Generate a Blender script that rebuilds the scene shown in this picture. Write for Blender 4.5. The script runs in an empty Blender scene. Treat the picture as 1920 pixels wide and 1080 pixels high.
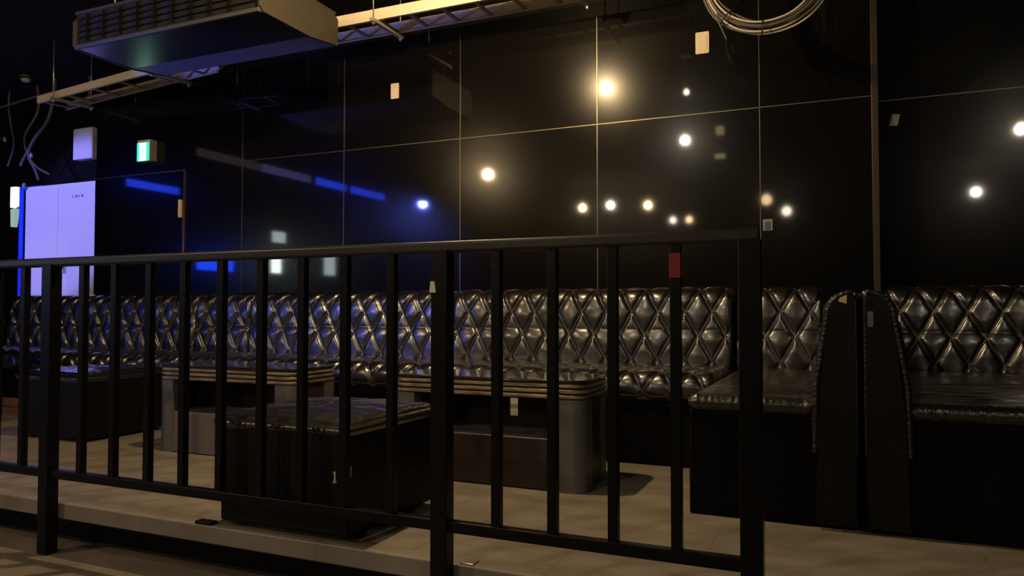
import bpy, bmesh, math, random
import numpy as np
from mathutils import Vector, Matrix, noise
random.seed(4)
PI = math.pi
S = bpy.context.scene
COL = S.collection

# ------------------------------------------------------------------ camera
EYE = 0.866
cam_d = bpy.data.cameras.new('camera'); cam = bpy.data.objects.new('camera', cam_d); COL.objects.link(cam)
cam_d.sensor_width = 36; cam_d.lens = 36 * 1400 / 1920; cam_d.clip_start = 0.05; cam_d.clip_end = 100
cam.location = (0, 0, EYE)
cam.rotation_euler = (PI / 2 + math.atan(41 / 1400), 0, math.radians(23.8))
S.camera = cam
S.view_settings.view_transform = 'Standard'; S.view_settings.look = 'None'
S.view_settings.gamma = 1; S.view_settings.exposure = 0; S.view_settings.use_curve_mapping = False

# ------------------------------------------------------------------ world + lights
W = bpy.data.worlds.new('world'); S.world = W; W.use_nodes = True
W.node_tree.nodes['Background'].inputs[0].default_value = (0.9, 0.75, 0.55, 1)
W.node_tree.nodes['Background'].inputs[1].default_value = 0.002
WARM = (1.0, 0.70, 0.36); NEUT = (1.0, 0.86, 0.66); BLUE = (0.10, 0.16, 1.0)

def light(name, kind, loc, energy, color, size=0.05, target=None, angle=60, blend=0.3):
    d = bpy.data.lights.new(name, kind); d.energy = energy; d.color = color; d.shadow_soft_size = size
    o = bpy.data.objects.new(name, d); COL.objects.link(o); o.location = loc
    if kind == 'SPOT':
        d.spot_size = math.radians(angle); d.spot_blend = blend
        o.rotation_euler = (Vector(target) - Vector(loc)).to_track_quat('-Z', 'Y').to_euler()
    return o

# lamps of the room, (x, y, z, watts, colour, radius, description of where it hangs)
LAMPS = [
    (-2.14, 3.09, 3.10, 190, WARM, .036, 'bare warm bulb on black stem above the black ottoman by the railing'),
    (-1.86, 0.43, 3.10, 45, NEUT, .045, 'bare warm bulb on black stem just left of the viewer'),
    (-5.31, -0.76, 3.10, 175, WARM, .055, 'bare warm bulb on black stem nearest the middle of the lower floor'),
    (-5.17, -5.26, 3.10, 35, WARM, .070, 'leftmost warm bulb of the three hanging in a row far behind'),
    (-4.49, -5.10, 3.10, 35, NEUT, .070, 'middle bulb of the three hanging in a row far behind'),
    (-3.76, -5.43, 3.10, 35, WARM, .070, 'rightmost warm bulb of the three hanging in a row far behind'),
    (-3.82, -8.31, 3.10, 10, NEUT, .080, 'dim bulb near the far wall, left one of a pair'),
    (-3.43, -8.36, 3.10, 10, WARM, .080, 'dim bulb near the far wall, right one of a pair'),
    (-1.37, -5.63, 3.10, 9, WARM, .100, 'dim warm globe right of the row of three bulbs'),
    (-1.11, -7.63, 3.10, 14, NEUT, .100, 'dim pale globe near the far wall, behind the warm globe'),
    (2.36, -5.75, 3.10, 40, NEUT, .060, 'pale bulb on black stem at the right far end'),
    (2.06, -0.23, 3.10, 35, NEUT, .055, 'bare bulb on black stem to the right of the viewer'),
    (-1.43, 2.62, 3.10, 1.2, NEUT, .030, 'tiny pale bulb beside the bulb over the ottoman'),
]
for i, l in enumerate(LAMPS):
    light('lamp_light', 'POINT', l[:3], l[3], l[4], l[5])
light('blue_spot_beam', 'SPOT', (-8.55, 1.05, 2.85), 1100, (0.22, 0.22, 1.0), .06, (-8.2, 5.6, 1.95), 26, .4)
light('blue_spot_beam', 'SPOT', (-9.9, 2.2, 3.1), 40, (.3, .35, 1.0), .06, (-6.75, 3.5, 0), 12, .3)  # added spot without a fixture, tints the far-left floor blue
light('added_uplight_beam', 'SPOT', (-9.4, 1.5, .20), 1000, (.13, .19, 1.0), .06, (-4.95, 4.1, 2.79), 18, .6)  # added unseen source, turns the air conditioner's underside blue
light('led_glow', 'POINT', (-8.75, 5.72, 2.45), 4, (.12, .16, 1.0), .05)
light('blue_spot_beam', 'SPOT', (-7.88, -3.0, 3.05), 480, (.14, .18, 1.0), .08, (-3.7, 4.9, .8), 15, .6)

# ------------------------------------------------------------------ materials
def mat(name, col, rough=.5, metal=0, coat=0, coat_rough=.05, spec=.5, emit=None, estr=0, bump=None, var=None):
    """bump = (scale xyz, strength, detail); var = (scale, dark factor) mottling of the base colour"""
    m = bpy.data.materials.new(name); m.use_nodes = True
    nt = m.node_tree; b = nt.nodes['Principled BSDF']
    b.inputs['Base Color'].default_value = (*col, 1); b.inputs['Roughness'].default_value = rough
    b.inputs['Metallic'].default_value = metal; b.inputs['Coat Weight'].default_value = coat
    b.inputs['Coat Roughness'].default_value = coat_rough; b.inputs['Specular IOR Level'].default_value = spec
    if emit:
        b.inputs['Emission Color'].default_value = (*emit, 1); b.inputs['Emission Strength'].default_value = estr
    tc = nt.nodes.new('ShaderNodeTexCoord')
    def noise_node(scale, detail):
        mp = nt.nodes.new('ShaderNodeMapping'); nt.links.new(tc.outputs['Object'], mp.inputs[0])
        mp.inputs['Scale'].default_value = scale if hasattr(scale, '__len__') else (scale,) * 3
        n = nt.nodes.new('ShaderNodeTexNoise'); n.inputs['Scale'].default_value = 1; n.inputs['Detail'].default_value = detail
        nt.links.new(mp.outputs[0], n.inputs['Vector']); return n
    if bump:
        n = noise_node(bump[0], bump[2]); bp = nt.nodes.new('ShaderNodeBump')
        bp.inputs['Strength'].default_value = bump[1]; bp.inputs['Distance'].default_value = .01
        nt.links.new(n.outputs['Fac'], bp.inputs['Height']); nt.links.new(bp.outputs[0], b.inputs['Normal'])
    if var:
        n = noise_node(var[0], 4); r = nt.nodes.new('ShaderNodeValToRGB')
        r.color_ramp.elements[0].position = .35; r.color_ramp.elements[1].position = .65
        r.color_ramp.elements[0].color = (*[c * var[1] for c in col], 1); r.color_ramp.elements[1].color = (*col, 1)
        nt.links.new(n.outputs['Fac'], r.inputs[0]); nt.links.new(r.outputs[0], b.inputs['Base Color'])
    return m

def floor_mat(name, c1, c2, seam, size):
    m = bpy.data.materials.new(name); m.use_nodes = True
    nt = m.node_tree; b = nt.nodes['Principled BSDF']; N = nt.nodes.new; Lk = nt.links.new
    tc = N('ShaderNodeTexCoord')
    n1 = N('ShaderNodeTexNoise'); n1.inputs['Scale'].default_value = 2.6; n1.inputs['Detail'].default_value = 6; n1.inputs['Roughness'].default_value = .6
    mp = N('ShaderNodeMapping'); mp.inputs['Scale'].default_value = (1, 2.2, 1)
    Lk(tc.outputs['Object'], mp.inputs[0]); Lk(mp.outputs[0], n1.inputs['Vector'])
    r = N('ShaderNodeValToRGB'); r.color_ramp.elements[0].position = .32; r.color_ramp.elements[1].position = .68
    r.color_ramp.elements[0].color = (*c1, 1); r.color_ramp.elements[1].color = (*c2, 1)
    Lk(n1.outputs['Fac'], r.inputs[0])
    br = N('ShaderNodeTexBrick'); br.inputs['Color1'].default_value = (1, 1, 1, 1); br.inputs['Color2'].default_value = (.88, .88, .88, 1)
    br.inputs['Mortar'].default_value = (seam, seam, seam, 1); br.inputs['Scale'].default_value = 1
    br.inputs['Mortar Size'].default_value = .003; br.inputs['Brick Width'].default_value = size[0]; br.inputs['Row Height'].default_value = size[1]
    Lk(tc.outputs['Object'], br.inputs['Vector'])
    mx = N('ShaderNodeMix'); mx.data_type = 'RGBA'; mx.blend_type = 'MULTIPLY'; mx.inputs[0].default_value = 1
    Lk(r.outputs[0], mx.inputs[6]); Lk(br.outputs[0], mx.inputs[7]); Lk(mx.outputs[2], b.inputs['Base Color'])
    b.inputs['Roughness'].default_value = .55; b.inputs['Specular IOR Level'].default_value = .3
    n2 = N('ShaderNodeTexNoise'); n2.inputs['Scale'].default_value = 14; Lk(tc.outputs['Object'], n2.inputs['Vector'])
    bp = N('ShaderNodeBump'); bp.inputs['Strength'].default_value = .12; bp.inputs['Distance'].default_value = .01
    Lk(n2.outputs['Fac'], bp.inputs['Height']); Lk(bp.outputs[0], b.inputs['Normal'])
    return m

M = {}
M['floor'] = floor_mat('grey brown vinyl tile', (.19, .165, .135), (.30, .265, .222), .72, (.9, .45))
M['floor_low'] = floor_mat('grey brown plank floor', (.155, .13, .10), (.25, .215, .17), .7, (1.2, .2))
M['riser'] = mat('black riser paint', (.008, .008, .007), .8, spec=.2)
M['wall'] = mat('glossy black wall panel', (.0035, .003, .0025), .2, coat=1, coat_rough=.04, spec=.14, bump=((1.4, 1.4, 1.0), .02, 2))
M['wall_matte'] = mat('black wall paint', (.005, .0045, .004), .85, spec=.08)
M['ceiling'] = mat('black ceiling paint', (.012, .010, .008), .85, spec=.2, var=(1.5, .6))
M['seam'] = mat('metal joint strip', (.15, .125, .085), .35, .8)
M['bar_trim'] = mat('dark bronze corner trim', (.065, .05, .036), .4, .7)
M['leather'] = mat('black glossy leather', (.007, .006, .005), .33, coat=1.0, coat_rough=.2, spec=1.0, bump=(26, .2, 3))
M['cord'] = mat('glossy black cord', (.035, .03, .024), .32, coat=1, coat_rough=.25, spec=1.0)
M['leather_seat'] = mat('wrinkled black leather', (.014, .011, .009), .30, coat=.5, coat_rough=.18, spec=.7, bump=((7, 46, 12), .9, 3))
M['leather_dull'] = mat('dull black leather', (.006, .0052, .0045), .5, spec=.2, bump=(40, .1, 3))
M['piping'] = mat('gathered black piping', (.012, .010, .009), .42, coat=.15, coat_rough=.25, spec=.4, bump=((30, 30, 90), .6, 2))
M['base'] = mat('black sofa base', (.004, .0032, .003), .75, spec=.1)
M['steel'] = mat('black painted steel', (.0035, .0032, .0028), .36, spec=.2, bump=(60, .08, 2))
M['rail_top'] = mat('lit black steel rail', (.022, .020, .017), .36, .25, spec=.5, bump=(40, .06, 2))  # lamp light on the rail put into a paler colour than the posts
M['red'] = mat('painted red glow', (.2, .008, .012), .5)
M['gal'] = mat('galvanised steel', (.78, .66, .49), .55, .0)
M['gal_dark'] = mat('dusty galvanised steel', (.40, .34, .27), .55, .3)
M['zinc'] = mat('zinc bolt', (.6, .55, .48), .35, .9)
M['ac_body'] = mat('dark grey metal casing', (.055, .046, .036), .55, spec=.3)
M['ac_gloss'] = mat('satin black panel', (.012, .013, .017), .38, coat=.6, coat_rough=.28, spec=1.0)
M['ac_rear'] = mat('grey blue metal flap', (.19, .19, .22), .5, spec=.4)
M['ac_lip'] = mat('dark grey metal lip', (.07, .07, .085), .5, spec=.3)
M['ac_in'] = mat('black vent interior', (.006, .006, .005), .8)
M['ac_grille'] = mat('dusty vent slat', (.007, .006, .005), .85, spec=.05)
M['white'] = mat('white painted metal', (.78, .77, .76), .4)
M['cream'] = mat('cream plastic plate', (.80, .66, .46), .4)
M['grey_plastic'] = mat('grey plastic', (.30, .29, .28), .5)
M['black'] = mat('black plastic', (.012, .012, .012), .5)
M['ink'] = mat('grey ink', (.18, .17, .2), .6)
M['exit_green'] = mat('lit green sign face', (.02, .5, .35), .4, emit=(.02, .85, .48), estr=1.6)
M['exit_white'] = mat('lit white sign face', (.8, .9, .85), .4, emit=(.70, 1.0, .86), estr=4)
M['exit_fig'] = mat('lit pale green figure', (.3, .7, .55), .4, emit=(.3, .85, .6), estr=1.1)
M['tag_green'] = mat('pale green sticker', (.50, .58, .38), .6)
M['tag_cream'] = mat('cream paper sticker', (.75, .68, .52), .6)
M['tape'] = mat('yellow tape', (.62, .52, .20), .6)
M['table_body'] = mat('dark brown laminate', (.040, .030, .024), .35, spec=.4)
M['table_panel'] = mat('lit mauve laminate', (.16, .13, .125), .45, spec=.4)
M['table_col'] = mat('dark grey metal corner', (.15, .15, .145), .42, .3)
M['table_top'] = mat('glossy dark tabletop', (.018, .015, .012), .12, coat=.8, coat_rough=.06)
M['band'] = mat('brushed bronze edge band', (.55, .45, .29), .38, .55, var=((9, 9, 60), .35))
M['cable_l'] = mat('pale grey cable', (.62, .56, .45), .5)
M['cable_d'] = mat('dark grey cable', (.10, .09, .075), .5)
M['dust'] = mat('dusty grey conduit', (.09, .08, .072), .8)
M['wood'] = mat('orange stained plank', (.62, .24, .07), .5, var=((3, 3, 40), .6))
M['blue_led'] = mat('blue led strip', (.02, .04, .3), .4, emit=(.006, .025, 1.0), estr=.9)
M['blue_beam'] = mat('bright blue strip', (.02, .04, .3), .4, emit=(.02, .06, 1.0), estr=9)
M['blue_faint'] = mat('faint grey strip', (.03, .03, .04), .4, emit=(.16, .13, .16), estr=1.2)
M['blue_led_dim'] = mat('dim violet led strip', (.02, .04, .3), .4, emit=(.14, .14, .45), estr=3)
M['blue_led_hot'] = mat('bright azure led', (.02, .1, .3), .4, emit=(.01, .16, 1.0), estr=45)
M['blue_screen'] = mat('blue screen', (.01, .02, .2), .4, emit=(.01, .06, 1.0), estr=16)
M['tube'] = mat('white tube lamp', (.8, .9, .85), .4, emit=(.85, 1.0, .9), estr=25)
M['tube_dim'] = mat('frosted lamp panel', (.6, .7, .7), .4, emit=(.6, .72, .75), estr=9)
M['tube_near'] = mat('lit wall lamp glass', (.8, .9, .85), .4, emit=(.8, 1.0, .88), estr=1.3)
M['lamp_reflection'] = mat('painted green lamp reflection', (.6, .8, .65), .4, emit=(.45, .68, .5), estr=.55)
M['bulb_w'] = mat('warm bulb glass', (1, .8, .5), .3, emit=(1, .72, .4), estr=30)
M['bulb_dim'] = mat('dim bulb glass', (1, .8, .5), .3, emit=(1, .75, .45), estr=5)
M['box_lit'] = mat('cream box with painted glow', (.8, .7, .5), .4, emit=(.9, .68, .36), estr=3.0)

# ------------------------------------------------------------------ helpers
def tag(o, label=None, cat=None, group=None, kind=None):
    if label: o['label'] = label
    if cat: o['category'] = cat
    if group: o['group'] = group
    if kind: o['kind'] = kind
    return o

def thing(name, label, cat, loc=(0, 0, 0), rz=0, group=None):
    o = bpy.data.objects.new(name, None); COL.objects.link(o); o.empty_display_size = .1
    o.location = loc; o.rotation_euler = (0, 0, rz)
    return tag(o, label, cat, group)

def link(name, me, m, parent=None, smooth=False):
    o = bpy.data.objects.new(name, me); COL.objects.link(o)
    if m: me.materials.append(m)
    if parent: o.parent = parent
    if smooth:
        for p in me.polygons: p.use_smooth = True
    return o

class MB:
    def __init__(s): s.v = []; s.f = []
    def add(s, vs, fs):
        k = len(s.v); s.v += [tuple(p) for p in vs]; s.f += [tuple(i + k for i in f) for f in fs]; return s
    def box(s, x0, x1, y0, y1, z0, z1):
        v = [(x, y, z) for x in (x0, x1) for y in (y0, y1) for z in (z0, z1)]
        return s.add(v, [(0, 1, 3, 2), (4, 6, 7, 5), (0, 4, 5, 1), (2, 3, 7, 6), (0, 2, 6, 4), (1, 5, 7, 3)])
    def prism(s, poly, a0, a1, axis='z'):
        n = len(poly)
        def P(p, a):
            return {'z': (p[0], p[1], a), 'x': (a, p[0], p[1]), 'y': (p[0], a, p[1])}[axis]
        vs = [P(p, a0) for p in poly] + [P(p, a1) for p in poly]
        fs = [tuple(range(n))[::-1], tuple(range(n, 2 * n))] + [(i, (i + 1) % n, n + (i + 1) % n, n + i) for i in range(n)]
        return s.add(vs, fs)
    def tube(s, pts, r, n=8, closed=False):
        pts = [Vector(p) for p in pts]; m = len(pts); vs = []; fs = []
        rr = r if hasattr(r, '__len__') else [r] * m
        up = Vector((0, 0, 1)); prev = None
        for i, p in enumerate(pts):
            if closed: t = pts[(i + 1) % m] - pts[i - 1]
            else: t = pts[min(i + 1, m - 1)] - pts[max(i - 1, 0)]
            t.normalize()
            if prev is None:
                a = t.cross(up)
                if a.length < 1e-3: a = t.cross(Vector((1, 0, 0)))
            else: a = prev - t * prev.dot(t)
            a.normalize(); prev = a; b = t.cross(a)
            for k in range(n):
                q = 2 * PI * k / n; vs.append(p + (a * math.cos(q) + b * math.sin(q)) * rr[i])
        for i in range(m if closed else m - 1):
            j = (i + 1) % m
            for k in range(n): fs.append((i * n + k, i * n + (k + 1) % n, j * n + (k + 1) % n, j * n + k))
        if not closed: fs += [tuple(range(n))[::-1], tuple(range((m - 1) * n, m * n))]
        return s.add(vs, fs)
    def lathe(s, prof, c=(0, 0, 0), n=20):
        vs = []; fs = []; m = len(prof)
        for r, z in prof:
            for k in range(n):
                q = 2 * PI * k / n; vs.append((c[0] + r * math.cos(q), c[1] + r * math.sin(q), c[2] + z))
        for i in range(m - 1):
            for k in range(n): fs.append((i * n + k, i * n + (k + 1) % n, (i + 1) * n + (k + 1) % n, (i + 1) * n + k))
        fs += [tuple(range(n))[::-1], tuple(range((m - 1) * n, m * n))]
        return s.add(vs, fs)
    def build(s, name, m, parent=None, bevel=0, seg=2, smooth=False):
        me = bpy.data.meshes.new(name); me.from_pydata(s.v, [], s.f); me.update()
        bm = bmesh.new(); bm.from_mesh(me); bmesh.ops.recalc_face_normals(bm, faces=bm.faces)
        if bevel:
            bmesh.ops.remove_doubles(bm, verts=bm.verts, dist=1e-6)
            es = [e for e in bm.edges if len(e.link_faces) == 2 and e.calc_face_angle(0) > .6]
            res = bmesh.ops.bevel(bm, geom=es, offset=bevel, segments=seg, affect='EDGES', profile=.6, clamp_overlap=True)
            for f_ in res['faces']: f_.smooth = True            # large faces stay flat
        bm.to_mesh(me); bm.free()
        o = link(name, me, m, parent, smooth)
        return o

def B(name, m, parent, dims, bevel=0, **k):
    return MB().box(*dims).build(name, m, parent, bevel, **k)

def structure(o): o['kind'] = 'structure'; return o

def rrect(x0, x1, y0, y1, r, n=6):
    out = []
    for cx, cy, a in ((x1 - r, y1 - r, 0), (x0 + r, y1 - r, PI / 2), (x0 + r, y0 + r, PI), (x1 - r, y0 + r, 1.5 * PI)):
        for k in range(n + 1):
            q = a + PI / 2 * k / n; out.append((cx + r * math.cos(q), cy + r * math.sin(q)))
    return out

def resample(poly, step):
    pts = [np.array(p, float) for p in poly] + [np.array(poly[0], float)]
    out = []; s = []; acc = 0
    for a, b in zip(pts[:-1], pts[1:]):
        L = np.linalg.norm(b - a); n = max(1, int(round(L / step)))
        for k in range(n): out.append(a + (b - a) * k / n); s.append(acc + L * k / n)
        acc += L
    return np.array(out), np.array(s), acc

def pad(name, parent, m, length, section, step, fn, r_end=.04, axis='x'):
    """upholstered body: a closed (depth, height) section swept over length; fn(u, s, p, n) gives the puff along the normal"""
    P, Sarc, _ = resample(section, step)
    n = len(P)
    T = np.roll(P, -1, 0) - np.roll(P, 1, 0); T /= np.linalg.norm(T, axis=1)[:, None] + 1e-9
    Nn = np.stack([T[:, 1], -T[:, 0]], 1)
    area = np.sum(P[:, 0] * np.roll(P[:, 1], -1) - np.roll(P[:, 0], -1) * P[:, 1])
    if area < 0: Nn = -Nn
    nu = max(4, int(round(length / step)))
    us = np.linspace(0, length, nu + 1)
    c = P.mean(0); V = np.zeros((nu + 1, n, 3))
    for i, u in enumerate(us):
        e = min(u, length - u); k = 1.0
        if e < r_end: t = 1 - e / r_end; inset = r_end * (1 - math.sqrt(max(0, 1 - t * t)))
        else: inset = 0
        d = fn(u, Sarc, P, Nn) - inset * .9
        Q = P + Nn * d[:, None]
        V[i, :, 0] = u; V[i, :, 1] = Q[:, 0]; V[i, :, 2] = Q[:, 1]
    vs = V.reshape(-1, 3)
    if axis == 'y': vs = np.stack([vs[:, 1], vs[:, 0], vs[:, 2]], 1)
    F = []
    for i in range(nu):
        a = i * n; b = a + n
        for k in range(n):
            k2 = (k + 1) % n; F.append((a + k, a + k2, b + k2, b + k))
    F.append(tuple(range(n))[::-1]); F.append(tuple(range(nu * n, nu * n + n)))
    me = bpy.data.meshes.new(name); me.from_pydata(vs.tolist(), [], F); me.update()
    bm = bmesh.new(); bm.from_mesh(me); bmesh.ops.recalc_face_normals(bm, faces=bm.faces); bm.to_mesh(me); bm.free()
    return link(name, me, m, parent, True)

TA, TB = .175, .31
def puff(u, s, amp, s0, u0=0):
    p = (u - u0) / TA + (s - s0) / TB; q = (u - u0) / TA - (s - s0) / TB
    a, b = np.abs(np.sin(PI * p)), np.abs(np.sin(PI * q))
    return amp * (.42 * np.power(a * b, .5) + .58 * (1 - np.exp(-(np.minimum(a, b) / .24) ** 2)))

# ------------------------------------------------------------------ room shell
XL, XR, YF, CZ, LOW = -11.6, 7.0, -9.4, 3.5, -.22
YW = 5.15
structure(B('floor', M['floor'], None, (XL, XR, 2.272, 6.3, -.071, 0), .006))
structure(B('trim_1', M['riser'], None, (XL, XR, 2.45, 6.3, LOW, -.071)))            # recessed riser under the nosing
structure(B('floor_lower', M['floor_low'], None, (XL, XR, YF, 2.45, LOW - .1, LOW)))
structure(B('ceiling', M['ceiling'], None, (XL, XR, YF, 6.3, CZ, CZ + .1)))
structure(B('wall_left', M['wall_matte'], None, (XL - .1, XL, YF, 6.3, LOW - .1, CZ + .1)))
structure(B('wall_right', M['wall_matte'], None, (XR, XR + .1, YF, 6.3, LOW - .1, CZ + .1)))
structure(B('wall_front', M['wall_matte'], None, (XL, XR, YF - .1, YF, LOW - .1, CZ + .1)))
structure(B('wall_alcove', M['wall_matte'], None, (XL, -6.84, 6.1, 6.3, 0, CZ)))
structure(B('wall_back', M['wall'], None, (-6.84, .19, YW, 6.1, 0, CZ)))
structure(B('wall_back_right', M['wall'], None, (.19, XR, YW + .2, 6.1, 0, CZ)))
k = 2
for x in (-4.928, -3.817, -2.714, -1.599, -.481):
    structure(B('trim_%d' % k, M['seam'], None, (x - .003, x + .003, YW - .003, YW + .003, 0, 3.04))); k += 1
structure(B('trim_%d' % k, M['bar_trim'], None, (.185, .226, YW - .012, YW + .2, 0, CZ), .004)); k += 1
structure(B('trim_%d' % k, M['seam'], None, (-5.0, .185, YW - .003, YW + .003, 2.202, 2.208))); k += 1
structure(B('trim_%d' % k, M['seam'], None, (.226, XR, YW + .197, YW + .203, 2.212, 2.218))); k += 1

# door in the black wall
d = thing('door_1', None, None, (-6.84, YW, 0)); d['kind'] = 'structure'
B('door_leaf', M['wall'], d, (.0, 1.205, -.010, .0, 0, 2.17))
fr = MB().box(1.205, 1.220, -.014, .0, 0, 2.185).box(.0, 1.220, -.014, .0, 2.17, 2.185)
fr.build('door_frame', M['seam'], d, .003)
B('door_handle', M['cream'], d, (1.165, 1.19, -.04, -.008, .93 + .80, .93 + .97), .006)
B('latch_plate', M['seam'], d, (1.194, 1.202, -.014, -.009, 1.2, 1.9))

# ------------------------------------------------------------------ railing
RY = 2.245
rail = thing('railing', 'black steel railing with square balusters running along the platform edge', 'railing', (0, RY, 0))
XP = (-3.259, -1.249, -.240)
B('top_rail', M['rail_top'], rail, (-4.6, -.212, -.022, .022, 1.060, 1.100), .011, seg=4)
B('bottom_rail', M['steel'], rail, (-4.6, -.24, -.018, .018, .118, .156), .004)
for x in XP:
    B('post', M['steel'], rail, (x - .031, x + .031, -.03, .026, LOW, 1.07), .004)
BX = [-4.42, -4.23, -4.03, -3.83, -3.64, -3.443, -3.048, -2.848, -2.642, -2.446, -2.246, -2.043, -1.846, -1.653, -1.453, -1.044, -.847, -.648, -.454]
for x in BX:
    b = B('baluster', M['steel'], rail, (x - .016, x + .016, -.015, .015, .15, 1.065), .003)
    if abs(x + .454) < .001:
        tag(B('red_glow_band', M['red'], b, (x - .0168, x + .0168, -.0165, .0165, .962, 1.035)), 'red glow painted around the baluster')  # red reflected glow painted as a coloured band
fp = B('foot_plate', M['steel'], rail, (-2.41, -2.325, .03, .07, 0, .012), .003)
tag(MB().prism([(-1.283, .925), (-1.258, .925), (-1.264, .963), (-1.279, .963)], -.034, -.030, 'y').build('paper_tag', M['tag_cream'], rail), 'small cream tag on the post')
tag(MB().box(-1.20, -1.15, .035, .085, 0, .006).build('anchor_plate', M['zinc'], rail, .002), 'small metal plate at the foot of the post')

# ------------------------------------------------------------------ sofas
def back_section(z0, z1, th, lean=.04, rf=.42):
    """front bottom -> up the front -> over the rounded top -> down the back"""
    r = th * rf; r2 = max(.008, min(r * .6, th - lean - r))
    pts = [(0.0, z0), (lean * .15, z0 + (z1 - r - z0) * .5), (lean, z1 - r)]
    for k in range(1, 9):
        q = PI - PI / 2 * k / 8; pts.append((lean + r + r * math.cos(q), z1 - r + r * math.sin(q)))
    for k in range(1, 6):
        q = PI / 2 - PI / 2 * k / 5; pts.append((th - r2 + r2 * math.cos(q), z1 - r2 + r2 * math.sin(q)))
    pts.append((th, z0)); return pts

def seat_section(y0, y1, z0, z1, r=.07):
    pts = [(y0 + .02, z0), (y0, z0 + .03)]
    for k in range(0, 9):
        q = PI - PI / 2 * k / 8; pts.append((y0 + r + r * math.cos(q), z1 - r + r * math.sin(q)))
    pts += [(y1, z1 - .01), (y1, z0)]; return pts

def tufted_fn(amp, s0, s1, top_fade, u0, wr=.002, fold=None):
    def fn(u, s, P, N):
        w = np.clip((s - .01) / .04, 0, 1) * np.clip((s1 - s) / top_fade, 0, 1)
        out = puff(u, s, amp, s0, u0) * w
        if fold: out += fold[1] * np.power(np.abs(np.sin(PI * (s - fold[0]) / (2 * .145))), .6) * w
        out += wr * np.array([noise.noise(Vector((u * 9, a * 14, u0 * 3))) for a in s]) * w
        return out
    return fn

def ruched_fn(r, u0):
    def fn(u, s, P, N):
        front = np.clip(1 - (s - .09) / .10, 0, 1) * np.clip(s / .03, 0, 1)
        pl = .0045 * np.sin(2 * PI * u / .030 + 7.0 * noise.noise(Vector((u * 8, 1, u0))))
        nz = np.array([noise.noise(Vector((u * 5 + u0, a * 26, 2.2 + u * 2))) for a in s])
        dome = .012 * np.sin(PI * np.clip(u / r, 0, 1))
        top = np.clip((s - .2) / .1, 0, 1) * (N[:, 1] > .5)
        return front * pl + top * (nz * .006 + dome) + .004 * front
    return fn

def ruched_tube(pts, r, amp=.25, seed=0):
    P = []; 
    for a, b in zip(pts[:-1], pts[1:]):
        n = max(1, int((Vector(b) - Vector(a)).length / .006))
        P += [Vector(a).lerp(Vector(b), k / n) for k in range(n)]
    P.append(Vector(pts[-1]))
    R = [r * (1 + amp * math.sin(i * 1.9 + 2.5 * noise.noise(Vector((i * .2, seed, 0)))) ) for i in range(len(P))]
    return MB().tube(P, R, 8)

def cords(parent, L, section, s0, sa, sb, u0, fn):
    """thin raised welts lying in the diamond creases between arc lengths sa and sb"""
    P, Sa, _ = resample(section, .004)
    n = len(P)
    T = np.roll(P, -1, 0) - np.roll(P, 1, 0); T /= np.linalg.norm(T, axis=1)[:, None] + 1e-9
    Nn = np.stack([T[:, 1], -T[:, 0]], 1)
    if np.sum(P[:, 0] * np.roll(P[:, 1], -1) - np.roll(P[:, 0], -1) * P[:, 1]) < 0: Nn = -Nn
    mb = MB()
    for sg in (1, -1):
        for k in range(-40, 41):
            pts = []
            for s in np.arange(sa, sb, .012):
                u = u0 + TA * (k - sg * (s - s0) / TB)
                if u < .03 or u > L - .03: continue
                i = int(np.searchsorted(Sa, s)); q = P[i] + Nn[i] * (.003 + float(fn(u, np.array([s]), None, None)[0]))
                pts.append((u, q[0], q[1]))
            if len(pts) > 2: mb.tube(pts, .0040, 6)
    return mb.build('stitched_cord', M['cord'], parent, smooth=True)

BACK_T, BACK_Z = .2, .99
def sofa(x0, x1, label, seat=True, y=4.12, yb=4.88):
    L = x1 - x0
    t = thing('tufted_sofa', label, 'sofa', (x0, y, 0), 0, 'tufted sofas along the back wall')
    B('base', M['base'], t, (.01, L - .01, .03, 1.0, 0, .37), .01)
    nA = round(L / TA); 
    st = pad('seat', t, M['leather'], L, seat_section(0, yb - y + .05, .36, .505), .0085, tufted_fn(.020, .21, 1.2, .4, L / 2, .003), .03)
    fb = tufted_fn(.023, .10, .80, .20, L / 2, .004, (.292, .015)); fs = tufted_fn(.020, .21, 1.2, .4, L / 2, .003)
    bk = pad('backrest', t, M['leather'], L, [(p[0] + yb - y, p[1]) for p in back_section(.44, BACK_Z, BACK_T)], .0068,
             fb, .03)
    cords(bk, L, [(p[0] + yb - y, p[1]) for p in back_section(.44, BACK_Z, BACK_T)], .10, .02, .60, L / 2, fb)
    cords(st, L, seat_section(0, yb - y + .05, .36, .505), .21, .03, .34, L / 2, fs)
    for e in (.012, L - .012):
        sec = back_section(.46, BACK_Z - .012, BACK_T)
        ruched_tube([(e, p[0] + yb - y - .002, p[1]) for p in sec[:11]], .012, .2, e).build('piping', M['piping'], bk, smooth=True)
    return t

sofa(-7.74, -5.19, 'long black tufted leather sofa at the far left, before the white cabinet')
sofa(-5.185, -4.575, 'short single-seat black tufted sofa between two longer sofas behind the left table')
sofa(-4.57, -2.635, 'black tufted leather sofa with blue light on its backrest, behind the near ottoman')
sofa(-2.63, -.635, 'black tufted leather sofa right of the blue-lit one, behind the right table')

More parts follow.
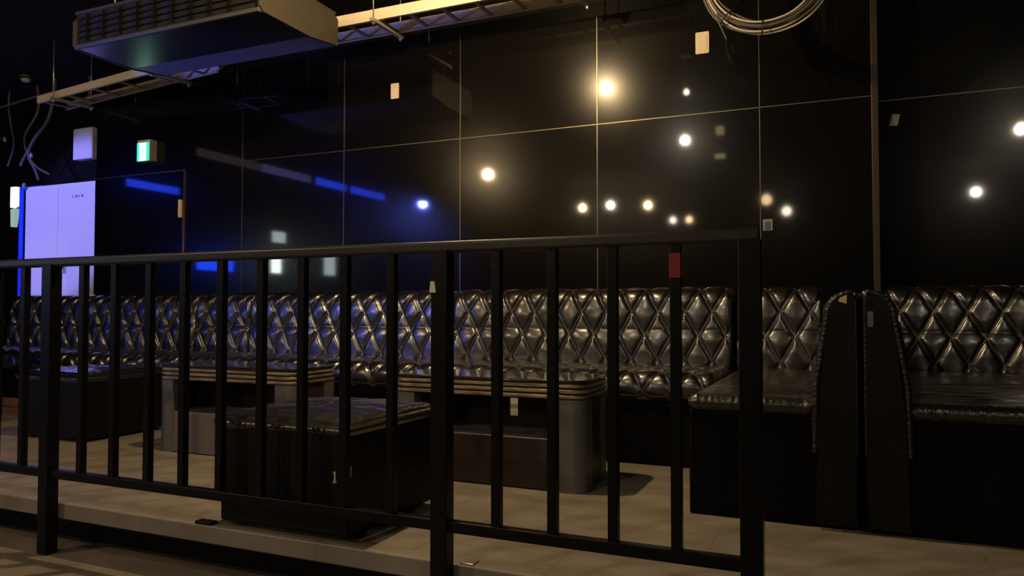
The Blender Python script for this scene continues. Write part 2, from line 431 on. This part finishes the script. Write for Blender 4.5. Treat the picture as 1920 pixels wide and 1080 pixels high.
def corner_sofa(x, side, label, seat_w, ry, rear_w, cat='sofa', ):
    """side = +1: backrest on the right of the seat wing; -1: on its left. x is the outer face of the backrest."""
    t = thing('corner_sofa', label, cat, (x, 3.22, 0))
    bt = .155; s = side
    def X(a, b): return tuple(sorted((-s * a, -s * b)))
    depth = ry - 3.22
    # base box under the wing and the side backrest
    x0, x1 = X(0, bt + seat_w)
    B('base', M['base'], t, (x0 + .005, x1 - .005, .02, depth + .05, 0, .445), .012)
    x0, x1 = X(bt - .02, bt + seat_w)
    st = pad('seat', t, M['leather_seat'], x1 - x0, [(p[0], p[1]) for p in seat_section(0, depth + .03, .44, .505, .03)], .012, ruched_fn(x1 - x0, s), .04)
    st.location.x = x0
    # side backrest: section in x, swept along y
    sec = back_section(.33, .935, bt, .05, .62)
    # section front (depth 0) faces the seat
    secx = [(-s * (bt - p[0]), p[1]) for p in sec]
    sb = pad('backrest', t, M['leather'], depth + .05, secx, .008, tufted_fn(.018, .10, .76, .16, .08), .012, axis='y')
    # flat end panel with gathered piping
    ep = MB().prism([(-s * (bt - p[0]) * .96 - s * .003, p[1]) for p in back_section(.02, .925, bt, .05, .62)], -.014, .004, 'y')
    ep.build('end_panel', M['leather_dull'], t, .004)
    path = [(-s * (bt - p[0]), -.006, p[1]) for p in back_section(.30, .935, bt, .05, .62)]
    ruched_tube(path[:11], .011, .13, s).build('piping', M['piping'], sb, smooth=True)
    ruched_tube([(-s * .002, -.008, .30), (-s * .002, -.008, .90)], .006, .1, s + 5).build('piping', M['piping'], sb, smooth=True)
    # rear backrest on the back wall
    x0, x1 = X(bt + .005, bt + rear_w)
    fb = tufted_fn(.023, .10, .80, .20, .0875, .004, (.292, .015))
    rb = pad('backrest', t, M['leather'], x1 - x0, [(p[0] + depth, p[1]) for p in back_section(.44, .985, BACK_T)], .0068,
             fb, .03)
    cords(rb, x1 - x0, [(p[0] + depth, p[1]) for p in back_section(.44, .985, BACK_T)], .10, .02, .60, .0875, fb)
    rb.location.x = x0
    return t

cl = corner_sofa(.052, 1, 'black leather corner sofa wing with wrinkled seat, left of the double divider', .505, 4.88, .505)
cr = corner_sofa(.080, -1, 'black leather corner sofa wing with ruched seat edge, right of the double divider', 1.0, 5.06, 1.9)
tag(MB().prism([(-.064, .900), (-.034, .890), (-.032, .925), (-.058, .914)], -.0175, -.0135, 'y').build('tape_patch', M['tape'], cl), 'piece of yellow tape at the top of the end panel')
tag(MB().box(.012, .032, -.0175, -.0145, .80, .86).build('paper_tag', M['table_panel'], cr), 'small faded tag on the end panel')

# dark upholstered end at the far left edge
t = thing('upholstered_block', 'dark tall upholstered block at the left edge, beside the far left sofa', 'sofa', (-6.75, 3.75, 0))
B('body', M['leather_dull'], t, (0, .60, 0, .5, .02, .72), .03, seg=3)
B('cap', M['leather_dull'], t, (-.01, .61, -.01, .51, .72, .80), .03, seg=3)
t.location = (-6.54, 3.22, 0)

# ------------------------------------------------------------------ ottomans
def ottoman(x, y, w, label, marks=False):
    t = thing('ottoman', label, 'ottoman', (x, y, 0), 0, 'cube ottomans by the railing')
    h = .40
    B('body', M['leather_dull'], t, (0, w, 0, w, .02, h), .014, seg=3)
    for px, py in ((.04, .04), (w - .08, .04), (.04, w - .08), (w - .08, w - .08)):
        B('foot', M['black'], t, (px, px + .04, py, py + .04, 0, .025))
    n = 72; vs = []; fs = []
    def hz(u, v):
        e = min(u, 1 - u, v, 1 - v)
        edge = 1 - (1 - min(1, e / .09)) ** 2.2
        a = abs(u - v); b = abs(u + v - 1); c = min(abs(u - .5), 9); d2 = abs(v - .5)
        cr = 1 - .35 * math.exp(-(c / .018) ** 2) * min(1, e / .05) - .35 * math.exp(-(d2 / .018) ** 2) * min(1, e / .05)
        wr = noise.noise(Vector((u * 9 + x, v * 9, 3))) * .004 + noise.noise(Vector((u * 22 + x, v * 22, 3))) * .0016
        return .030 * edge ** .6 + .022 * math.sin(PI * u) ** .7 * math.sin(PI * v) ** .7 * cr + wr * edge
    for i in range(n + 1):
        for j in range(n + 1):
            u, v = i / n, j / n; bul = .012
            X = -bul + u * (w + 2 * bul); Y = -bul + v * (w + 2 * bul)
            vs.append((X, Y, h + .022 + hz(u, v)))
    k = len(vs)
    ring = [i * (n + 1) for i in range(n + 1)] + [n * (n + 1) + j for j in range(1, n + 1)] + [i * (n + 1) + n for i in range(n - 1, -1, -1)] + [j for j in range(n - 1, 0, -1)]
    for i in range(n):
        for j in range(n):
            a = i * (n + 1) + j; fs.append((a, a + n + 1, a + n + 2, a + 1))
    prev = ring
    for dz, ins in ((.010, -.006), (-.008, -.004), (-.022, .008)):
        cur = []
        for m_, q in enumerate(ring):
            X, Y, Z = vs[q]; cx = X - w / 2; cy = Y - w / 2
            f = 1 - ins / (w / 2); pl = 1 + .010 * math.sin(m_ * 2.1 + 2 * noise.noise(Vector((m_ * .13, x, 0)))) * (dz < .005)
            vs.append((w / 2 + cx * f * pl, w / 2 + cy * f * pl, h + .016 + dz)); cur.append(len(vs) - 1)
        m_ = len(ring)
        for q in range(m_): fs.append((prev[q], prev[(q + 1) % m_], cur[(q + 1) % m_], cur[q]))
        prev = cur
    mb = MB(); mb.v = vs; mb.f = fs; mb.build('cushion', M['leather'], t, smooth=True)
    for vx in (w * .5,):
        B('side_seam', M['piping'], t, (vx - .002, vx + .002, -.002, .0, .03, h))
    if marks:
        tag(B('paper_tag', M['tag_green'], t, (w - .013, w + .0015, -.0025, .018, .245, .285)), 'small pale green tag at the front corner')
        c = MB().box(w - .063, w - .057, -.0015, .001, .222, .262).box(w - .068, w - .053, -.0015, .001, .220, .226).box(w - .067, w - .06, -.0015, .001, .254, .26)
        tag(c.build('printed_mark', M['tag_cream'], t), 'small cream mark on the front side')
        tag(MB().lathe([(.001, -.001), (.004, 0), (.001, .001)], (0, 0, 0), 10).build('stud', M['tag_green'], t), 'small green dot on the right side')
        t.children[-1].location = (w + .001, .46, .185); t.children[-1].rotation_euler = (0, PI / 2, 0)
    return t
ottoman(-2.303, 2.302, .625, 'black leather cube ottoman right behind the railing, pale tag on its front corner', True)
ottoman(-5.15, 3.325, .645, 'dark cube ottoman farther left, in front of the far left sofa')

# ------------------------------------------------------------------ tables
def table(x, y, label, sticker=False):
    w, dp = 1.06, .42
    t = thing('lounge_table', label, 'table', (x, y, 0), 0, 'low lounge tables in front of the sofas')
    MB().prism(rrect(0, w, 0, dp, .07), .520, .532).build('tabletop', M['table_top'], t, .003)
    MB().prism(rrect(.012, w - .012, .012, dp - .012, .06), .438, .520).build('top_core', M['table_body'], t)
    for z in (.444, .470, .496):
        MB().prism(rrect(.001, w - .001, .001, dp - .001, .07), z, z + .015).build('edge_band', M['band'], t, .002)
    for cx, cy in ((0, 0), (1, 0), (0, 1), (1, 1)):
        x0 = .004 if cx == 0 else w - .134; y0 = .004 if cy == 0 else dp - .134
        poly = rrect(0, .13, 0, .13, .012, 3)
        # only the outer corner is strongly rounded
        r = .062; pts = []
        ox, oy = (0 if cx == 0 else .13), (0 if cy == 0 else .13)
        sx, sy = (1 if cx == 0 else -1), (1 if cy == 0 else -1)
        pts = [(ox + sx * .13, oy)]
        for k in range(0, 9):
            q = PI / 2 * k / 8
            pts.append((ox + sx * (r - r * math.sin(q)), oy + sy * (r - r * math.cos(q))))
        pts += [(ox, oy + sy * .13), (ox + sx * .13, oy + sy * .13)]
        MB().prism([(x0 + a, y0 + b) for a, b in pts], .0, .438).build('corner_column', M['table_col'], t, smooth=False)
    B('lower_panel', M['table_panel'] if x < -3 else M['table_body'], t, (.12, w - .12, .010, .03, .006, .245), .002)  # same laminate on both; light on the left panel painted as paler colour
    B('back_panel', M['table_body'], t, (.12, w - .12, dp - .03, dp - .01, .006, .44), .002)
    B('shelf', M['table_panel'], t, (.12, w - .12, .012, dp - .012, .232, .248), .002)
    for a in (.010, w - .03):
        B('side_panel', M['table_body'], t, (a, a + .02, .12, dp - .12, .006, .44), .002)
    if sticker:
        s_ = MB().box(w - .385, w - .345, .014, .016, .350, .436)
        tag(s_.build('hang_tag', M['tag_cream'], t), 'cream paper tag hanging under the tabletop')
        tag(B('tag_band', M['grey_plastic'], t.children[-1], (w - .385, w - .345, .0132, .0141, .385, .405)), 'grey printed band')
    return t
table(-3.875, 3.345, 'low lounge table on the left, lower panel painted paler as lit, between the two ottomans')
table(-2.165, 3.345, 'low lounge table on the right with striped bronze edge and hanging cream tag', True)

# ------------------------------------------------------------------ air conditioner under the ceiling
ac = thing('air_conditioner', 'big dark ceiling air conditioner at upper left, end panel lit warm', 'air conditioner', (-5.14, 3.66, 2.78))
AL = 1.775
prof = [(.0, .01), (.44, .0), (.44, .30), (.0, .30)]
MB().prism([(.02, .02), (.42, .014), (.50, .018), (.78, .045), (.78, .26), (.02, .26)], .02, AL - .02, 'x').build('casing', M['ac_in'], ac)
MB().prism([(.025, .0), (.49, -.006), (.49, .012), (.025, .02)], .03, AL - .025, 'x').build('bottom_panel', M['ac_gloss'], ac, .003)
MB().prism([(.492, -.004), (.80, .030), (.80, .048), (.492, .016)], .03, AL - .025, 'x').build('rear_flap', M['ac_rear'], ac, .003)
for a in (0, AL - .026):
    MB().prism([(.0, .03), (.03, -.004), (.49, -.010), (.80, .026), (.80, .22), (.72, .27), (.06, .27), (.0, .2)], a, a + .026, 'x').build('end_panel', M['ac_body'], ac, .004)
B('front_lip', M['ac_lip'], ac, (.02, AL - .02, .0, .03, -.004, .024), .005)
for z in (.07, .115, .16, .205):
    MB().prism([(.008, z), (.05, z + .022), (.05, z + .028), (.008, z + .006)], .06, AL - .06, 'x').build('vent_slat', M['ac_grille'], ac)
for k in range(9):
    xx = .14 + k * .17
    B('vent_fin', M['ac_grille'], ac, (xx, xx + .012, .004, .04, .045, .24))
B('top_cover', M['ac_body'], ac, (.01, AL - .01, .01, .79, .255, .275), .004)
for xx in (.25, AL - .25):
    for yy in (.15, .65): MB().tube([(xx, yy, .27), (xx, yy, .72)], .006, 8).build('hanger_rod', M['zinc'], ac)
MB().tube([(.5, .80, .0), (.58, .83, .015), (.66, .82, .04)], .004, 6).build('loose_wire', M['cable_l'], ac, smooth=True)

# ------------------------------------------------------------------ cable trays
def tray(origin, rz, L, w, h, label, rungs, hangers):
    t = thing('cable_tray', label, 'cable tray', origin, rz, 'ladder cable trays under the ceiling')
    for nm, y0, s in (('side_rail', 0, 1), ('side_rail', w, -1)):
        mb = MB().box(0, L, y0 - .002, y0 + .002, 0, h)
        mb.box(0, L, min(y0, y0 + s * .022), max(y0, y0 + s * .022), 0, .003).box(0, L, min(y0, y0 + s * .022), max(y0, y0 + s * .022), h - .003, h)
        mb.build(nm, M['gal'], t)
    for r in rungs: B('rung', M['gal_dark'], t, (r, r + .03, .003, w - .003, .006, .022), .003)
    for hx in hangers:
        hb = B('hanger_bar', M['gal_dark'], t, (hx - .018, hx + .018, -.06, w + .06, -.026, -.001), .003)
        for y in (-.035, w + .035):
            MB().tube([(hx, y, -.05), (hx, y, .55)], .005, 8).build('rod', M['zinc'], hb, smooth=True)
            MB().lathe([(.011, -.044), (.013, -.040), (.013, -.030), (.011, -.026)], (hx, y, 0), 6).build('nut', M['zinc'], hb)
    return t
tray((-3.95, 4.60, 3.013), 0, 2.95, .30, .082, 'galvanised ladder cable tray lit warm, right of the air conditioner',
     [.28 + .27 * i - .02 for i in range(10)], [.82, 2.35])
tray((-7.21, 4.78, 2.895), math.radians(-7.2), 2.35, .29, .070, 'galvanised ladder cable tray end sticking out left of the air conditioner',
     [.05 + .42 * i for i in range(6)], [.36, 1.9])

# ------------------------------------------------------------------ things on the wall
def plate(x, z, w, h, y, label):
    t = thing('wall_plate', label, 'wall plate', (x, y, z), 0, 'blank plates high on the black wall')
    MB().prism(rrect(-w / 2, w / 2, -h / 2, h / 2, .008, 3), -.010, 0, 'y').build('plate', M['cream'], t, .002)
    MB().prism(rrect(-w * .34, w * .34, -h * .38, h * .38, .005, 3), -.012, -.009, 'y').build('inset', M['cream'], t, .0015)
    return t
plate(-3.314, 2.651, .075, .128, YW, 'narrow cream blank plate on the wall below the cable tray')
plate(-.848, 2.689, .092, .150, YW, 'wider cream blank plate on the wall below the cable coil')
s1 = MB().prism([(-.030, -.036), (.018, -.038), (.034, .034), (-.012, .038)], -.003, 0, 'y').build('sticker', M['tag_green'])
s1.location = (.325, YW + .2, 2.085); tag(s1, 'small tilted pale green sticker on the right wall beside the bronze trim', 'sticker')
sw = thing('wall_switch', 'tiny wall switch with blue insert, above the railing end post', 'switch', (-.435, YW, 1.42))
B('plate', M['grey_plastic'], sw, (-.03, .03, -.008, 0, -.035, .04), .003)
B('insert', mat('blue green glass', (.03, .13, .19), .2), sw, (-.019, .016, -.012, -.007, -.028, .026), .002)

ex = thing('exit_sign', 'lit green emergency exit sign with running figure above the black door', 'exit sign', (-6.03, YW, 2.37))
B('housing', M['cream'], ex, (-.135, .035, -.085, 0, -.085, .12), .006)
B('sign_face', M['exit_green'], ex, (-.132, .022, -.089, -.084, -.083, .092))
B('light_field', M['exit_white'], ex, (-.098, -.012, -.0905, -.0885, -.080, .088))
fg = MB()
fg.add([(-.055 + .010 * math.cos(a * PI / 5), -.0915, .052 + .010 * math.sin(a * PI / 5)) for a in range(10)], [tuple(range(10))])
def limb(a, b, w=.006):
    d_ = Vector((b[0] - a[0], 0, b[1] - a[1])).normalized(); n_ = Vector((-d_.z, 0, d_.x)) * w
    A = Vector((a[0], -.0915, a[1])); Bv = Vector((b[0], -.0915, b[1]))
    fg.add([A + n_, A - n_, Bv - n_, Bv + n_], [(0, 1, 2, 3)])
limb((-.055, .040), (-.060, .0), .009); limb((-.056, .034), (-.035, .018)); limb((-.035, .018), (-.028, .03)); limb((-.056, .034), (-.078, .02))
limb((-.078, .02), (-.08, .0)); limb((-.060, .0), (-.040, -.018)); limb((-.040, -.018), (-.043, -.045)); limb((-.060, .0), (-.073, -.025)); limb((-.073, -.025), (-.09, -.03))
fig = fg.build('running_figure', M['exit_fig'], ex)

wb = thing('wall_box', 'white box-shaped speaker high on the alcove wall above the white cabinet', 'speaker', (-8.05, 6.1, 2.655))
B('body', M['white'], wb, (-.33, 0, -.10, 0, 0, .37), .008)
B('front_cover', M['white'], wb, (-.322, -.008, -.105, -.099, .008, .362), .003)

# ------------------------------------------------------------------ white cabinet in the alcove
cb = thing('steel_cabinet', 'tall white steel cabinet glowing lavender in the alcove at left', 'cabinet', (-8.62, 5.6, 0))
CW, CH = 1.45, 2.285
B('body', M['white'], cb, (0, CW, .02, .46, 0, CH), .004)
for x0, x1 in ((.004, .56), (.566, CW - .004)):
    dd = B('door', M['white'], cb, (x0, x1, 0, .02, .06, CH - .035), .003)
    lx = x1 - .50 if x0 < .3 else x0 + .125
    lk = MB().lathe([(.011, -.004), (.013, 0), (.010, .004)], (0, 0, 0), 14).build('lock', M['zinc'], dd)
    lk.location = (lx, -.004, 1.375); lk.rotation_euler = (PI / 2, 0, 0)
    if x0 > .3:
        kk = MB().tube([(lx + .02, -.012, 1.40), (lx - .04, -.03, 1.335)], .010, 6).tube([(lx + .02, -.02, 1.40), (lx + .02, -.02, 1.27)], .006, 6)
        tag(kk.build('key', M['black'], dd), 'dark key hanging in the lock')
        ln = MB()
        for i, wd in enumerate((.012, .03, .02, .035)):
            ln.box(.80 + i * .048, .80 + i * .048 + wd, -.0012, .0, 2.115, 2.14)
        ln.build('printed_lettering', M['ink'], dd)
# blue light strip and lamp left of the cabinet
st_ = thing('led_strip', 'blue light strip around the left side of the white cabinet', 'light strip', (-8.6, 5.9, 0))
B('vertical_bar', M['blue_led'], st_, (-.60, -.555, 0, .03, .95, 2.36), .004)
B('wall_bracket', M['black'], st_, (-.595, -.56, .03, .195, 1.5, 1.56), .003)
B('horizontal_bar', M['blue_led'], st_, (-.60, -.2, 0, .03, 2.335, 2.365), .004)
wl = thing('wall_lamp', 'pale glowing wall lamp at the left edge beside the white cabinet', 'lamp', (-9.44, 6.02, 2.14))
MB().prism([(-.045, .0), (.045, .03), (.055, .26), (-.045, .26)], -.05, .02, 'y').build('upper_glass', M['tube_near'], wl, .006)
MB().prism([(-.03, -.24), (.0, -.24), (.045, -.012), (-.04, -.02)], -.05, .02, 'y').build('lower_reflection', M['lamp_reflection'], wl, .006)  # the lamp's greenish reflection, built as a glowing shape
B('backplate', M['black'], wl, (-.03, .03, .02, .08, -.2, .22), .004)
bs = thing('indicator_panel', 'small blue glowing panel low beside the white cabinet', 'indicator light', (-9.27, 6.08, 1.10))
B('frame', M['black'], bs, (-.06, .06, -.03, .02, -.10, .10), .004)
B('lens', M['blue_led'], bs, (-.045, .045, -.035, -.028, -.08, .08), .003)

# hanging dusty cables
hc = thing('hanging_cables', 'dusty grey cables hanging from the ceiling left of the white box', 'cables', (-8.6, 5.6, 3.5))
def cpts(*p): return [(a, b, c) for a, b, c in p]
def spline(pts, n=8):
    out = []; P = [Vector(p) for p in pts]; P = [P[0] * 2 - P[1]] + P + [P[-1] * 2 - P[-2]]
    for i in range(1, len(P) - 2):
        for k in range(n):
            t_ = k / n; a, b, c, d_ = P[i - 1:i + 3]
            out.append(.5 * ((2 * b) + (c - a) * t_ + (2 * a - 5 * b + 4 * c - d_) * t_ ** 2 + (3 * b - a - 3 * c + d_) * t_ ** 3))
    out.append(P[-2]); return out
for pts, r in (([(.45, .0, 0), (.42, 0, -.25), (.30, .02, -.48), (.10, 0, -.68), (.02, .0, -.85), (.14, 0, -1.02), (.25, -.03, -1.15)], .016),
               ([(.40, .05, 0), (.33, .05, -.35), (.14, .02, -.62), (.0, .0, -.80), (-.13, .0, -.95)], .013),
               ([(.0, .1, 0), (.02, .1, -.3), (-.15, .06, -.6), (.03, .0, -.86), (.18, .0, -1.0), (.42, -.02, -1.10)], .012),
               ([(-.5, .1, 0), (-.52, .1, -.2), (-.4, .06, -.45), (-.30, .03, -.7), (-.36, .0, -.95)], .010),
               ([(.9, .1, 0), (.85, .1, -.3), (.6, .06, -.2), (.3, .03, -.15), (-.9, .0, -.27)], .012)):
    MB().tube(spline(pts), r, 8).build('cable', M['dust'], hc, smooth=True)
for p in ((.10, -.02, -.86), (-.42, .0, -.62), (-.02, -.02, -1.2)):
    MB().lathe([(.004, -.03), (.018, -.024), (.02, .012), (.008, .03)], p, 10).build('connector', M['grey_plastic'], hc, smooth=True)

dm = thing('ceiling_sensor', 'small grey dome sensor under the ceiling left of the air conditioner', 'sensor', (-8.35, 5.4, 3.5))
MB().lathe([(.03, 0), (.075, -.01), (.075, -.03), (.05, -.045)], (0, 0, 0), 20).build('base', M['black'], dm, smooth=False)
MB().lathe([(.05, -.045), (.045, -.065), (.03, -.08), (.004, -.086)], (0, 0, 0), 20).build('dome', M['grey_plastic'], dm, smooth=True)
cw = thing('conduit_clamp', 'white plastic clamp hanging at the far left edge above the railing', 'clamp', (-9.45, 5.75, 2.95))
MB().tube([(0, 0, .55), (0, 0, .2), (.01, 0, .10)], .02, 8).tube([(.01, 0, .1), (.06, 0, .0)], .028, 8).build('clamp', M['white'], cw, smooth=True)

# planks on the floor, far left
pk = thing('wooden_plank', 'orange stained double wooden plank on the floor at the far left edge', 'plank', (-6.75, 4.05, 0))
for z0, z1 in ((0, .052), (.058, .125)): B('board', M['wood'], pk, (0, 1.0, 0, .035, z0, z1), .004)
B('batten', M['wood'], pk, (.1, .14, .035, .05, .01, .115), .002)
B('batten', M['wood'], pk, (.86, .90, .035, .05, .01, .115), .002)

# ------------------------------------------------------------------ cable coil
cc = thing('cable_coil', 'hanging coil of grey cables tied with black straps at the top right', 'cable coil', (-.385, 4.6, 2.885))
rng = random.Random(3)
for i in range(11):
    R = .318 + i * .0065 + rng.uniform(-.006, .006); yy = rng.uniform(-.022, .022); ph = rng.uniform(0, 6.28)
    ex_ = rng.uniform(-.012, .012); ez = rng.uniform(-.006, .006)
    pts = []
    for k_ in range(72):
        q = 2 * PI * k_ / 72
        rr = R + .009 * math.sin(2 * q + ph) * (1 - math.exp(-((q - 1.5 * PI) / .5) ** 2)) + .006 * math.sin(3 * q + ph * 2) * (1 - math.exp(-((q - 1.5 * PI) / .4) ** 2))
        pts.append((rr * math.cos(q) + ex_, yy + .01 * math.sin(q + ph), rr * math.sin(q) + ez))
    light_c = i in (1, 5, 9, 10)
    MB().tube(pts, .0062 if light_c else .0072, 8, True).build('cable_loop', M['cable_l'] if light_c else M['cable_d'], cc, smooth=True)
MB().tube(spline([(-.30, -.02, -.22), (-.262, -.03, -.31), (-.225, -.03, -.40)]), .005, 6).build('cable_tail', M['cable_d'], cc, smooth=True)
for q in (1.5 * PI - .06, 1.5 * PI - .72, .4, 2.4):
    c_ = Vector((.352 * math.cos(q), 0, .352 * math.sin(q))); er = Vector((math.cos(q), 0, math.sin(q)))
    pts = [c_ + er * (.052 * math.cos(a * PI / 8)) + Vector((0, .042 * math.sin(a * PI / 8), 0)) for a in range(16)]
    MB().tube(pts, .004, 6, True).build('cable_tie', M['black'], cc, smooth=True)
MB().tube([(0, 0, .31), (0, 0, .62)], .006, 8).build('hanging_wire', M['zinc'], cc)

# ------------------------------------------------------------------ the room behind the viewer (mirrored in the black wall)
def lamp(x, y, z, r, label, dim=False):
    t = thing('ceiling_lamp', label, 'lamp', (x, y, z), 0, 'bulbs hanging from the black ceiling')
    MB().lathe([(.06, CZ - z - .03), (.06, CZ - z)], (0, 0, 0), 16).build('canopy', M['black'], t)
    MB().tube([(0, 0, r * 2.2), (0, 0, CZ - z - .03)], .008, 8).build('stem', M['black'], t)
    MB().lathe([(.012, r * 2.3), (.022, r * 2.2), (.022, r * 1.4), (.012, r * 1.3)], (0, 0, 0), 12).build('socket', M['black'], t)
    MB().lathe([(.010, r * 1.35), (r * .55, r * 1.25), (r * .75, r * 1.12), (r * .3, r * 1.02)], (0, 0, 0), 14).build('bulb', M['bulb_dim'] if dim else M['bulb_w'], t, smooth=True)
for l in LAMPS: lamp(l[0], l[1], l[2], l[5], l[6], l[3] < 20)
for (x, y, w, h), lb in zip(((-1.36, .79, .09, .10), (-1.59, -.81, .14, .06)), ('square cream box glowing as if lit under the ceiling, nearer the wall', 'flat cream box glowing as if lit under the ceiling, farther back')):
    t = thing('glow_box', lb, 'lamp', (x, y, 3.1))
    B('cover', M['box_lit'], t, (-w / 2, w / 2, -.05, .05, -h / 2, h / 2), .01)  # light falling on the box imitated by emission
    MB().tube([(0, 0, h / 2), (0, 0, .4)], .012, 8).build('stem', M['black'], t)
# ceiling beam with blue led strips along its side
up = thing('added_uplight', 'added unseen blue floor uplight left of the view, aimed at the air conditioner', 'lamp', (-9.4, 1.5, LOW))  # made-up fixture for the added blue beam
MB().lathe([(.10, 0), (.10, .02), (.03, .03), (.03, .12)], (0, 0, 0), 18).build('stand', M['black'], up)
hd = MB().lathe([(.03, -.12), (.07, -.10), (.08, .10), (.07, .10)], (0, 0, 0), 18).build('lamp_head', M['black'], up)
hd.location = (-.10, -.06, .26); hd.rotation_euler = (Vector((4.6, 2.6, 2.59))).to_track_quat('Z', 'Y').to_euler()
bm_ = thing('ceiling_beam', 'black ceiling beam carrying blue light strips at the left of the hall', 'beam', (-8.3, 0, 3.0))
B('beam', M['wall_matte'], bm_, (-.45, -.02, -2.6, 2.6, .0, .5), .01)
for y0, y1, m_ in ((.05, 1.2, 'blue_led_dim'), (-.95, -.12, 'blue_beam'), (-2.2, -1.12, 'blue_beam'), (1.25, 2.5, 'blue_faint')):
    B('led_strip', M[m_], bm_, (-.02, .02, y0, y1, .04, .16), .006)
sl = thing('stage_light', 'small blue stage light on the ceiling behind the viewer', 'lamp', (-7.88, -3.0, 3.10))
MB().lathe([(.07, .0), (.09, .06), (.09, .2), (.03, .24)], (0, 0, 0), 18).build('body', M['black'], sl)
MB().lathe([(.01, -.012), (.065, -.006), (.068, .004)], (0, 0, 0), 18).build('lens', M['blue_led_hot'], sl)
MB().tube([(0, 0, .24), (0, 0, .4)], .012, 8).build('stem', M['black'], sl)
def wall_light(name, y, z, w, h, m_, label, cat):
    t = thing(name, label, cat, (XL, y, z))
    B('frame', M['black'], t, (0, .03, -w / 2 - .03, w / 2 + .03, -h / 2 - .03, h / 2 + .03), .004)
    B('glass', M[m_], t, (.03, .04, -w / 2, w / 2, -h / 2, h / 2), .003)
wall_light('wall_screen', -1.07, 1.83, .95, .34, 'blue_screen', 'wide blue screen on the left wall', 'screen')
wall_light('added_wall_strip', 0.41, 3.13, 1.14, .13, 'blue_beam', 'added blue light strip high on the left wall', 'light strip')  # added so that the door mirrors a blue ribbon
wall_light('wall_tube', -2.84, 1.92, .30, .46, 'tube', 'bright white tube panel on the left wall', 'lamp')
wall_light('wall_tube', -4.75, 2.02, .42, .60, 'tube_dim', 'dim white tube panel on the left wall, farther back', 'lamp')
wall_light('round_panel', -2.92, 2.50, .42, .24, 'tube_dim', 'small white panel above the tube panel', 'lamp')
